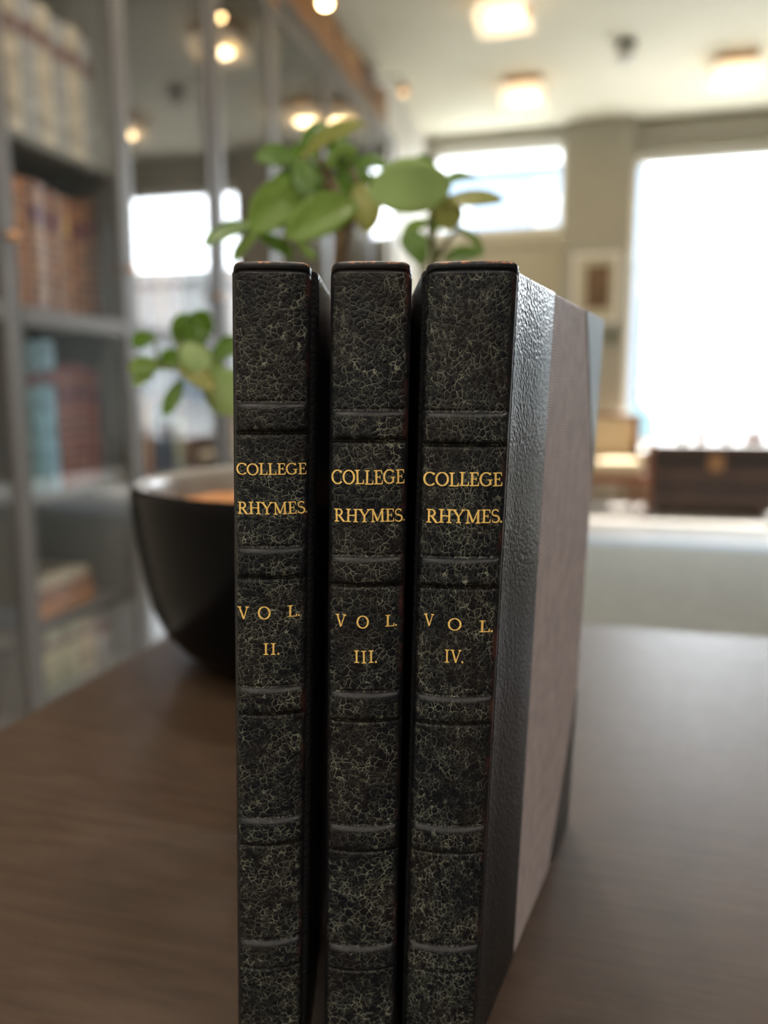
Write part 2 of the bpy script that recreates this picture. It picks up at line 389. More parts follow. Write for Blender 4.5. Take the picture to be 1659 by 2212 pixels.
# ================================================================== FLOOR THINGS
rg = tag(bx('rug', -.75, 2.5, 2.55, 4.95, 0, .012, 'rug', None, .004), 'grey wool rug with a blue-grey border on the pale floor', 'rug')
bx('border', -.75, 2.5, 4.95, 5.12, 0, .012, 'rug_edge', rg, .004)
bx('border', -.75, 2.5, 2.38, 2.55, 0, .012, 'rug_edge', rg, .004)

# wooden chest under the window
ch = thing('chest', 'dark brown wooden chest with iron bands below the shop window', 'chest', (.885, 6.62, 0), PHI * .25)
HW = .43
boxes('body', [(-HW, HW, -.24, .24, .03, .40)], 'dark_wood', ch, .008)
boxes('plank', [(-HW - .008, HW + .008, -.252, -.24, .05, .205), (-HW - .008, HW + .008, -.252, -.24, .235, .40)], 'dark_wood', ch, .004)
lid = boxes('lid', [(-HW - .02, HW + .02, -.265, .26, .415, .555)], 'dark_wood', ch, .02)
boxes('iron_band', [(-HW - .010, HW + .010, -.256, -.25, .200, .240)], 'black_metal', ch, .002)
boxes('iron_band', [(-HW - .026, -.08, -.272, -.262, .40, .46)], 'black_metal', ch, .002)
boxes('iron_band', [(.08, HW + .026, -.272, -.262, .40, .46)], 'black_metal', ch, .002)
boxes('lock_plate', [(-.05, .05, -.274, -.262, .36, .47)], 'brass', ch, .004)
for sx in (-1, 1):
    bm = bmesh.new(); tube(bm, [(sx * (HW + .012), -.09, .30, .009), (sx * (HW + .045), -.07, .27, .009), (sx * (HW + .05), 0, .26, .009), (sx * (HW + .045), .07, .27, .009), (sx * (HW + .012), .09, .30, .009)])
    mesh_obj('handle', bm, 'black_metal', ch, True)
for sx in (-1, 1):
    for sy in (-1, 1): boxes('foot', [(sx * .36 - .04, sx * .36 + .04, sy * .18 - .04, sy * .18 + .04, 0, .035)], 'dark_wood', ch, .004)
# things on the chest
sp = thing('potted_seedling', 'small terracotta pot with a green seedling on the wooden chest', 'plant', (.815, 6.60, .555))
bm = bmesh.new(); lathe(bm, [(0, 0), (.036, 0), (.050, .075), (.056, .076), (.056, .094), (.049, .094), (.046, .08), (0, .08)], seg=28); mesh_obj('pot', bm, 'terracotta', sp, True)
bm = bmesh.new(); tube(bm, [(0, 0, .078, .004), (.004, .002, .12, .003), (0, 0, .15, .002)]); mesh_obj('stem', bm, 'bark_green', sp, True)
bm = bmesh.new()
for k in range(9):
    a = k * 2.4; e = .25 + .12 * (k % 3); L_ = .055
    d = Vector((math.cos(a) * math.cos(e), math.sin(a) * math.cos(e), math.sin(e))); s = d.cross(Vector((0, 0, 1))).normalized(); p = Vector((0, 0, .115 + .004 * k))
    vv = [bm.verts.new(q) for q in (p, p + d * L_ * .5 + s * .014, p + d * L_, p + d * L_ * .5 - s * .014)]
    bm.faces.new(vv)
bmesh.ops.solidify(bm, geom=bm.faces[:], thickness=.001); mesh_obj('foliage', bm, 'leaf3', sp)
for i, (x, y, r, lab) in enumerate(((.67, 6.50, .050, 'white ceramic bowl on the chest, left of the terracotta pot'), (1.00, 6.58, .055, 'white ceramic bowl on the chest, right of the terracotta pot'))):
    bm = bmesh.new(); lathe(bm, [(0, 0), (r * .5, 0), (r * .55, .006), (r * .9, .03), (r, .055), (r * .95, .056), (r * .85, .032), (r * .4, .010), (0, .009)], seg=32)
    tag(mesh_obj('bowl', bm, 'white_ceramic', None, True, (x, y, .555)), lab, 'bowl', 'white bowls on the chest')
bb = tag(bx('wooden_box', -.06, .06, -.05, .05, 0, .075, 'red_wood', None, .004, loc=(1.21, 6.67, .555), rotz=.2), 'small reddish wooden box on the end of the chest', 'box')
bx('lid', -.063, .063, -.053, .053, .075, .088, 'red_wood', bb, .004)

# armchair by the pillar
ac = thing('armchair', 'cream upholstered armchair with a reddish wood frame beside the grey pillar', 'armchair', (.10, 6.52, 0), R(8))
boxes('seat_rail', [(-.30, .30, -.28, -.24, .245, .305), (-.30, .30, .22, .26, .245, .305), (-.30, -.26, -.24, .22, .245, .305), (.26, .30, -.24, .22, .245, .305)], 'red_wood', ac, .006)
boxes('seat_cushion', [(-.255, .255, -.25, .22, .30, .42)], 'upholstery', ac, .035)
boxes('backrest', [(-.25, .25, .17, .26, .42, .74)], 'upholstery', ac, .03)
boxes('back_frame', [(-.30, -.25, .20, .26, .30, .78), (.25, .30, .20, .26, .30, .78), (-.25, .25, .20, .26, .74, .78)], 'red_wood', ac, .008)
for sx in (-1, 1):
    boxes('armrest', [(sx * .285 - .025, sx * .285 + .025, -.26, .22, .53, .565)], 'red_wood', ac, .01)
    boxes('arm_post', [(sx * .285 - .018, sx * .285 + .018, -.25, -.21, .30, .535)], 'red_wood', ac, .005)
    for y in (-.26, .24): boxes('leg', [(sx * .28 - .02, sx * .28 + .02, y - .02, y + .02, 0, .25)], 'red_wood', ac, .005)

# framed print and fittings on the pillar
pf = tag(boxes('picture_frame', [(-.235, -.205, FY - .165, FY - .14, 1.54, 2.12), (.125, .155, FY - .165, FY - .14, 1.54, 2.12), (-.205, .125, FY - .165, FY - .14, 1.54, 1.57), (-.205, .125, FY - .165, FY - .14, 2.09, 2.12)], 'white_frame', None, .004), 'white picture frame with a cream mat and brown print on the grey pillar', 'picture')
bx('mat', -.205, .125, FY - .155, FY - .145, 1.57, 2.09, 'cream', pf)
bx('print', -.125, .075, FY - .158, FY - .1555, 1.66, 2.02, 'picture', pf)
sw = tag(bx('wall_fitting', .07, .135, FY - .18, FY - .14, 1.37, 1.48, 'green_plastic', None, .006), 'small dark green fitting on the pillar below the picture', 'wall fitting')

# ================================================================== CEILING THINGS
def ceiling_lamp(x, y, label):
    t = thing('ceiling_lamp', label, 'ceiling lamp', (x, y, CEIL), 0, 'square ceiling lamps')
    bm = bmesh.new(); box(bm, -.135, .135, -.135, .135, -.05, 0, .006); mesh_obj('canopy', bm, 'brass', t)
    # flared open glass box round the lit inner glass
    bm = bmesh.new()
    for a, b in (((-1, -1), (1, -1)), ((1, -1), (1, 1)), ((1, 1), (-1, 1)), ((-1, 1), (-1, -1))):
        q = [bm.verts.new((a[0] * .14, a[1] * .14, -.05)), bm.verts.new((b[0] * .14, b[1] * .14, -.05)), bm.verts.new((b[0] * .162, b[1] * .162, -.14)), bm.verts.new((a[0] * .162, a[1] * .162, -.14))]
        bm.faces.new(q)
    bmesh.ops.solidify(bm, geom=bm.faces[:], thickness=.006); mesh_obj('glass_shade', bm, 'frost', t)
    bm = bmesh.new(); box(bm, -.10, .10, -.10, .10, -.12, -.051, .03, 3); mesh_obj('lit_diffuser', bm, 'glow', t, True)
    return t
def lamp_light(x, y):
    l = bpy.data.lights.new('ceiling_lamp_light', 'AREA'); l.shape = 'DISK'; l.size = .16; l.energy = LAMP_W * (.10 if y > 3 else 1); l.color = (1, .74, .42) if y > 3 else (1, .90, .78)
    o = bpy.data.objects.new('ceiling_lamp_light', l); COL.objects.link(o); o.location = (x, y, CEIL - .124)
lamp0 = None
WHERE = {(-.6, 6.15): 'lit square glass ceiling lamp in front of the door transom', (-.6, 4.88): 'lit square glass ceiling lamp cut by the top edge of the photo',
         (.83, 6.15): 'lit square glass ceiling lamp nearest the shop window'}
for x in (-.6, .83):
    for y in (6.15, 4.88, 3.61, 2.34, 1.07, -.2, -1.47, -2.5):
        if x == .83 and 2 < y < 6: continue
        lamp_light(x, y)
        lab = WHERE.get((x, y), 'lit square glass ceiling lamp overhead, outside the photo')
        if lamp0 is None: lamp0 = ceiling_lamp(x, y, lab); continue
        r = lamp0.copy(); COL.objects.link(r); r.location = (x, y, CEIL); r['label'] = lab
        for c in lamp0.children:
            k = c.copy(); COL.objects.link(k); k.parent = r
sd = thing('smoke_detector', 'small dark round detector with a pale underside on the cream ceiling', 'smoke detector', (.10, 5.66, CEIL))
bm = bmesh.new(); lathe(bm, [(0, 0), (.062, 0), (.066, -.03), (.055, -.045), (0, -.045)], seg=28); mesh_obj('base', bm, 'dark_grey', sd, True)
bm = bmesh.new(); lathe(bm, [(0, -.045), (.058, -.045), (.060, -.085), (.045, -.115), (.02, -.125), (0, -.125)], seg=28); mesh_obj('sensor_cap', bm, 'white_frame', sd, True)

# ================================================================== GLAZED BOOKCASES ALONG THE LEFT WALL
BAYS = [(1.05, 1.69), (1.69, 2.215), (2.215, 2.855), (2.855, 3.445), (3.445, 4.17), (4.17, 4.91), (4.91, 5.50)]
BAYNAME = ['glazed bookcase beside the near end of the table', 'glazed bookcase with the brown folios, left of the leafy plant', 'second glazed bookcase beyond the table, behind the plant pot',
           'third glazed bookcase beyond the table, behind the leaves', 'fourth glazed bookcase beyond the table, behind the tall leaves', 'fifth glazed bookcase beyond the table, near the street door', 'last glazed bookcase, nearest the street door']
CTOP = 2.72
SHELVES = [.05, .27, .64, 1.135, 1.60, 2.2]
for i, (y0, y1) in enumerate(BAYS):
    t = thing('bookcase', 'grey ' + BAYNAME[i], 'bookcase', (BX, (y0 + y1) / 2, 0), 0, 'grey glazed bookcases')
    h = (y1 - y0) / 2
    boxes('side_panel', [(-.36, -.024, -h + .001, -h + .018, 0, CTOP - .04)], 'inside_grey', t)
    boxes('side_panel', [(-.36, -.024, h - .018, h - .001, 0, CTOP - .04)], 'inside_grey', t)
    bx('back_panel', -.372, -.36, -h + .001, h - .001, 0, CTOP - .04, 'inside_grey', t)
    bx('top_panel', -.372, .012, -h + .001, h - .001, CTOP - .04, CTOP, 'paint_grey', t, .004)
    bx('plinth', -.34, -.024, -h + .018, h - .018, 0, .03, 'paint_grey', t)
    for z in (SHELVES if i < 2 else SHELVES[:4]): bx('shelf', -.36, -.035, -h + .018, h - .018, z - .02, z, 'inside_grey', t, .002)
    sw_ = .05
    dr = boxes('door', [(-.022, 0, -h + .002, -h + sw_, .02, CTOP - .045), (-.022, 0, h - sw_, h - .002, .02, CTOP - .045), (-.022, 0, -h + sw_, h - sw_, .02, .07), (-.022, 0, -h + sw_, h - sw_, CTOP - .125, CTOP - .045), (-.022, 0, -h + sw_, h - sw_, 1.095, 1.145)], 'paint_grey', t, .004)
    bx('glass_pane', -.014, -.010, -h + sw_, h - sw_, 1.145, CTOP - .125, 'glass', dr)
    bx('glass_pane', -.014, -.010, -h + sw_, h - sw_, .07, 1.095, 'glass', dr)
    ajar = R({0: -3.5, 1: -3.5, 2: 1.2, 3: 1.5, 5: -3.6, 6: -4.0}.get(i, 0))          # these doors stand a finger's breadth open, some hinged on the far side
    hy = h if ajar >= 0 else -h
    dr.rotation_euler = (0, 0, ajar); dr.location = Vector((0, hy, 0)) - Matrix.Rotation(ajar, 3, 'Z') @ Vector((0, hy, 0))
    bm = bmesh.new(); lathe(bm, [(0, 0), (.006, 0), (.006, .012), (.013, .018), (.013, .026), (0, .03)], seg=16)
    kb = mesh_obj('knob', bm, 'brass', dr, True); kb.location = (0, h - .025, 1.30); kb.rotation_euler = (0, R(90), 0)

# books -------------------------------------------------------------
OLD = {'tan': spine_old('tan_calf', (.34, .17, .085), seed=1), 'brown': spine_old('brown_calf', (.21, .088, .038), seed=2), 'dark brown': spine_old('dark_brown_calf', (.10, .045, .025), seed=3),
       'orange-brown': spine_old('orange_brown_calf', (.36, .15, .05), seed=4), 'red': spine_old('red_morocco', (.16, .028, .026), seed=5), 'dark red': spine_old('dark_red_morocco', (.10, .02, .025), seed=6),
       'pale blue': spine_old('pale_blue_cloth', (.16, .32, .42), seed=7), 'teal': spine_old('teal_cloth', (.10, .22, .25), seed=8), 'cream': spine_old('cream_vellum', (.42, .37, .28), seed=9),
       'pale green': spine_old('pale_green_cloth', (.26, .29, .20), seed=10), 'grey': spine_old('grey_cloth', (.24, .24, .24), seed=11), 'navy': spine_old('navy_cloth', (.03, .05, .085), seed=12), 'black': spine_old('black_cloth', (.025, .025, .025), seed=13)}
GOLD_OLD = plain('dull_gold_tooling', (.55, .34, .12), .35, .6, .5, .3, 200.)
def shelf_book(colour, thick, height, depth, banded=True):
    """upright volume: spine faces +x, origin at the foot of the spine's middle"""
    bm = bmesh.new(); h2 = thick / 2
    pts = [(-depth, -h2), (-.006, -h2)] + [(.006 * math.cos(a) - .006, h2 * .96 * math.sin(a)) for a in [R(q) for q in (-80, -50, -25, 0, 25, 50, 80)]] + [(-.006, h2), (-depth, h2)]
    pts2 = [(x, y) for x, y in pts]
    prism(bm, pts2, 0, height, 0)
    # pages show at the head and fore-edge
    box(bm, -depth + .004, -.014, -h2 + .003, h2 - .003, height - .004, height + .0005, 0, 2, 1)
    if banded:
        for k in range(1, 6):
            z = height * (.06 + .155 * k)
            q = [(.002, 0)]
            prism(bm, [(.0095 * math.cos(R(a)) - .006, h2 * .97 * math.sin(R(a))) for a in (-70, -35, 0, 35, 70)] + [(-.008, h2 * .9), (-.008, -h2 * .9)], z - .006, z + .006, 0)
            for dz in (-.013, .013):
                prism(bm, [(.0072 * math.cos(R(a)) - .006, h2 * .95 * math.sin(R(a))) for a in (-70, -35, 0, 35, 70)] + [(-.008, h2 * .9), (-.008, -h2 * .9)], z + dz - .0012, z + dz + .0012, 2)
    o = mesh_obj('book', bm, [OLD[colour], 'paper', GOLD_OLD])
    if thick > .03:
        z = height * .06 + .155 * height * 4.5
        bm = bmesh.new(); prism(bm, [(.0076 * math.cos(R(a)) - .006, h2 * .95 * math.sin(R(a))) for a in (-65, -35, 0, 35, 65)] + [(-.008, h2 * .85), (-.008, -h2 * .85)], z - .022, z + .022)
        mesh_obj('spine_label', bm, GOLD_OLD if colour in ('tan', 'orange-brown') else OLD['dark red'] if colour != 'dark red' else OLD['tan'], o)
    return o
ORD = ['first', 'second', 'third', 'fourth', 'fifth', 'sixth', 'seventh', 'eighth', 'ninth', 'tenth', 'eleventh', 'twelfth', 'thirteenth', 'fourteenth', 'fifteenth', 'sixteenth', 'seventeenth', 'eighteenth', 'nineteenth', 'twentieth']
ORD += ['twenty-' + q for q in ORD[:9]] + ['thirtieth'] + ['thirty-' + q for q in ORD[:9]] + ['fortieth']
def row(specs, y, z, where, group, gap=.003, x=BX - .055, depth=.24):
    for k, (c, t, h) in enumerate(specs):
        o = shelf_book(c, t, h, depth, c not in ('pale blue', 'teal', 'grey', 'navy', 'black'))
        y += t / 2; o.location = (x, y, z); y += t / 2 + gap
        kind = 'leather-bound' if c in ('tan', 'brown', 'dark brown', 'orange-brown', 'red', 'dark red') else 'vellum-bound' if c == 'cream' else 'cloth-bound'
        tag(o, '%s %s book, %s from left %s' % (c, kind, ORD[k], where), 'book', group)
    return y
row([('tan', .062, .375), ('orange-brown', .030, .355), ('brown', .088, .360), ('brown', .052, .350), ('tan', .040, .345), ('brown', .075, .345), ('dark brown', .055, .37)], 1.755, SHELVES[3], 'on the folio shelf behind glass', 'brown folios behind the glass')
row([('pale green', .040, .40), ('teal', .052, .42), ('pale blue', .064, .43), ('red', .062, .36), ('red', .070, .37), ('red', .060, .355)], 1.775, SHELVES[2], 'on the shelf below the brown folios', 'blue and red volumes below the folios')
row([('pale green', .105, .19), ('pale green', .085, .185), ('cream', .070, .18), ('grey', .08, .17)], 1.785, SHELVES[0], 'on the bottom shelf below the horizontal stack', 'pale volumes on the bottom shelf')
row([('tan', .05, .37), ('cream', .06, .36), ('grey', .065, .37), ('cream', .06, .37), ('grey', .06, .36), ('cream', .065, .37), ('grey', .055, .36)], 1.76, SHELVES[4], 'on the pale shelf above the brown folios', 'pale volumes above the folios')
row([('brown', .07, .36), ('tan', .06, .37), ('orange-brown', .06, .36), ('brown', .06, .35), ('tan', .06, .36)], 1.76, SHELVES[5], 'on the top shelf above the brown folios', 'volumes on the top shelf above the folios')
# lying stack
zz = SHELVES[1]
for c, hgt, wd, dp, lab in (('orange-brown', .050, .31, .22, 'orange-brown book lying at the bottom of the stack on the low shelf'), ('brown', .040, .30, .21, 'brown book lying in the middle of the stack on the low shelf'), ('cream', .026, .27, .20, 'cream book lying on top of the stack on the low shelf')):
    bm = bmesh.new(); box(bm, -dp, 0, -wd / 2, wd / 2, 0, .004, .001); box(bm, -dp, 0, -wd / 2, wd / 2, hgt - .004, hgt, .001); box(bm, -.005, 0, -wd / 2, wd / 2, .003, hgt - .003)
    o = mesh_obj('book', bm, OLD[c]); o.location = (BX - .07, 1.925, zz); o.rotation_euler = (0, 0, R(3)); tag(o, lab, 'book', 'books lying in a stack on the low shelf')
    bx('page_block', -dp + .004, -.006, -wd / 2 + .004, wd / 2 - .004, .004, hgt - .004, 'paper', o); zz += hgt
rnd = random.Random(7)
PAL = [['dark red', 'cream', 'brown', 'tan'], ['cream', 'navy', 'tan', 'pale green', 'dark brown'], ['brown', 'tan', 'red'], ['tan', 'cream', 'grey', 'brown']]
SH = ['bottom', 'low', 'middle', 'upper', 'high', 'top']
def fill(bi, si, n, pal, first=None):
    y0, y1 = BAYS[bi]; hmax = (SHELVES + [CTOP - .05])[si + 1] - SHELVES[si] - .04
    specs = []; tot = 0
    while len(specs) < n:
        t = rnd.uniform(.035, .07)
        if tot + t > y1 - y0 - .07: break
        specs.append((first if first and not specs else rnd.choice(pal), t, min(hmax, rnd.uniform(.27, .38)))); tot += t + .003
    row(specs, y0 + .03, SHELVES[si], 'on %s shelf of %s' % (SH[si], ['near bookcase', '', 'second bookcase', 'third bookcase', 'fourth bookcase', 'fifth bookcase'][bi]), 'books on the %s shelf of bookcase %s' % (SH[si], ['beside the table', '', 'two', 'three', 'four', 'five'][bi]))
fill(0, 3, 9, PAL[0]); fill(0, 2, 9, PAL[1])
fill(2, 3, 8, PAL[0], 'dark red'); fill(2, 2, 8, PAL[1], 'cream')
fill(3, 3, 8, PAL[2]); fill(3, 2, 8, PAL[1])
fill(4, 3, 9, PAL[0]); fill(4, 2, 9, PAL[2])
fill(5, 3, 9, PAL[3]); fill(5, 2, 9, PAL[1])
# row of big old books on top of the cases
specs = []; y = 2.62; rnd = random.Random(3)
while True:
    t = rnd.uniform(.06, .105)
    if y + sum(s[1] + .003 for s in specs) + t > 5.46: break
    specs.append((rnd.choice(['orange-brown', 'tan', 'tan', 'orange-brown', 'brown']), t, rnd.uniform(.225, .262)))
specs[8] = ('red', .075, .29)
for k in range(len(specs) - 9, len(specs)): specs[k] = (rnd.choice(['brown', 'brown', 'tan', 'dark brown']), specs[k][1], specs[k][2])
row(specs, y, CTOP, 'in the row on top of the bookcases', 'old leather volumes on top of the bookcases', .003, BX - .01, .2)

# small lamps on arms over the bookcases
def arm_lamp(y, reach, label, bulb):
    t = thing('arm_lamp', label, 'lamp', (BX, y, CTOP - .06 + (.05 if y > 4 else 0)), 0, 'small lamps over the bookcases')
    boxes('wall_plate', [(.0, .01, -.025, .025, -.03, .03)], 'brass', t, .003)
    bm = bmesh.new(); tube(bm, [(.008, 0, 0, .006), (.10, 0, .035, .006), (reach - .06, 0, .04, .006), (reach - .01, 0, .02, .006), (reach, 0, -.002, .006)]); mesh_obj('arm', bm, 'chrome', t, True)
    bm = bmesh.new(); lathe(bm, [(.008, .0), (.020, -.005), (.034, -.030), (.040, -.055), (.037, -.055), (.031, -.030), (.017, -.008), (.008, -.004)], (reach, 0, 0), 24); mesh_obj('shade', bm, 'brass', t, True)
    bm = bmesh.new(); lathe(bm, [(0, -.016), (.014, -.022), (.024, -.042), (.020, -.060), (0, -.068)], (reach, 0, 0), 20); mesh_obj('bulb', bm, bulb, t, True)
arm_lamp(3.47, .24, 'small lit copper lamp on an arm at the top edge of the photo', 'bulb')
arm_lamp(4.66, .30, 'small copper lamp on an arm near the end of the book row', 'bulb_dim')

# ================================================================== TABLE, POT AND PLANT
TZ = .747
tb = thing('table', 'dark brown wooden table carrying the three books and the plant pot', 'table', (0, 0, 0))
bx('tabletop', -.281, 1.35, -.85, .565, TZ - .032, TZ, 'table', tb, .003)
boxes('apron', [(-.24, 1.31, .50, .52, TZ - .13, TZ - .032), (-.24, 1.31, -.81, -.79, TZ - .13, TZ - .032), (-.24, -.22, -.79, .50, TZ - .13, TZ - .032), (1.29, 1.31, -.79, .50, TZ - .13, TZ - .032)], 'table', tb, .002)
for x in (-.225, 1.295):
    for y in (-.795, .505): bx('leg', x - .03, x + .03, y - .03, y + .03, 0, TZ - .032, 'table', tb, .004)

PC = (-.1588, .4745, TZ)
pp = thing('potted_plant', 'leafy green plant in a wide black bowl pot behind the three books', 'plant', PC)
bm = bmesh.new()
lathe(bm, [(0, 0), (.070, 0), (.082, .0015), (.095, .0055), (.106, .0125), (.114, .022), (.120, .036), (.1248, .056), (.128, .080), (.130, .100), (.1302, .1065), (.1292, .1098), (.127, .111), (.1245, .1095), (.123, .104), (.121, .094), (.115, .06), (.10, .03), (0, .02)], seg=96)
for f in bm.faces:
    c = f.calc_center_median()
    if c.z > .03 and f.normal.x * c.x + f.normal.y * c.y < -.2 * math.hypot(c.x, c.y): f.material_index = 1      # inner wall, window reflection painted in as paler grey
mesh_obj('pot', bm, ['pot', 'pot_in'], pp, True)
bm = bmesh.new()
rr = random.Random(5); K = 72; rings = []
for i in range(19):
    r = .1198 * i / 18
    rings.append([bm.verts.new((r * math.cos(2 * math.pi * k / K), r * math.sin(2 * math.pi * k / K), .094 + rr.uniform(-.0025, .0035) * (i < 18) - .0015 + .007 * (1 - i / 18))) for k in range(K)])
for a, b in zip(rings, rings[1:]):
    for k in range(K):
        if a is rings[0] and False: continue
        bm.faces.new((a[k], b[k], b[(k + 1) % K], a[(k + 1) % K]))
bmesh.ops.remove_doubles(bm, verts=bm.verts[:], dist=1e-5)
so = mesh_obj('soil', bm, 'soil', pp, True); so['kind'] = 'stuff'
def rel(pts): return [(x - PC[0], y - PC[1], z - PC[2], r) for x, y, z, r in pts]
TRUNK = [(-0.1586, 0.475, 0.8528, 0.0055), (-0.16, 0.4747, 0.9269, 0.005), (-0.1568, 0.4704, 0.9832, 0.0045), (-0.1539, 0.4659, 1.0015, 0.0042), (-0.1522, 0.4664, 1.0123, 0.004), (-0.1556, 0.4707, 1.0269, 0.0035), (-0.1639, 0.4736, 1.0431, 0.003), (-0.1676, 0.4674, 1.0537, 0.002)]
TR2 = [(-0.1528, 0.4663, 1.0096, 0.0028), (-0.1418, 0.4641, 1.0219, 0.0022), (-0.141, 0.4591, 1.0338, 0.0016), (-0.1482, 0.4623, 1.0508, 0.0012)]
TR3 = [(-0.1589, 0.4718, 1.0328, 0.002), (-0.1723, 0.4558, 1.0372, 0.0016), (-0.1847, 0.442, 1.0222, 0.0012), (-0.196, 0.4338, 1.0082, 0.001)]
RIGHT = [(-0.1425, 0.4898, 0.8532, 0.0035), (-0.1167, 0.4864, 0.9269, 0.003), (-0.1052, 0.4844, 0.972, 0.0028), (-0.0989, 0.4809, 0.9934, 0.0025), (-0.1002, 0.4754, 1.0113, 0.0022), (-0.0953, 0.4715, 1.026, 0.002), (-0.0905, 0.4676, 1.0325, 0.0014)]
R2 = [(-0.0988, 0.4809, 0.992, 0.0018), (-0.0848, 0.4764, 1.008, 0.0012), (-0.0751, 0.477, 1.0023, 0.0008)]
R3 = [(-0.094, 0.4719, 1.0234, 0.0015), (-0.0808, 0.4755, 1.026, 0.0008)]
R4 = [(-0.1047, 0.4845, 0.9748, 0.0014), (-0.1078, 0.4785, 0.9906, 0.001)]
LEFT = [(-0.1716, 0.4715, 0.8543, 0.0035), (-0.1894, 0.4459, 0.881, 0.003), (-0.2097, 0.4249, 0.904, 0.0025), (-0.2201, 0.4138, 0.9148, 0.002), (-0.2304, 0.4089, 0.9267, 0.0018), (-0.2363, 0.4125, 0.9401, 0.0014), (-0.2319, 0.4137, 0.9546, 0.001)]
L2 = [(-0.2304, 0.4089, 0.9267, 0.0014), (-0.2418, 0.4006, 0.9286, 0.0012), (-0.2438, 0.4001, 0.9434, 0.0008)]
L3 = [(-0.2201, 0.4138, 0.9148, 0.0012), (-0.2209, 0.4218, 0.9284, 0.001), (-0.2191, 0.4275, 0.934, 0.0008)]

def stem(name, mat, chains):
    bm = bmesh.new()
    for c in chains: tube(bm, rel(c), 10)
    mesh_obj(name, bm, mat, pp, True)
stem('trunk', 'bark', [TRUNK]); stem('branch', 'bark', [TR2, TR3]); stem('stem', 'bark_green', [RIGHT, R2, R3, R4]); stem('stem', 'bark_green', [LEFT, L2, L3])
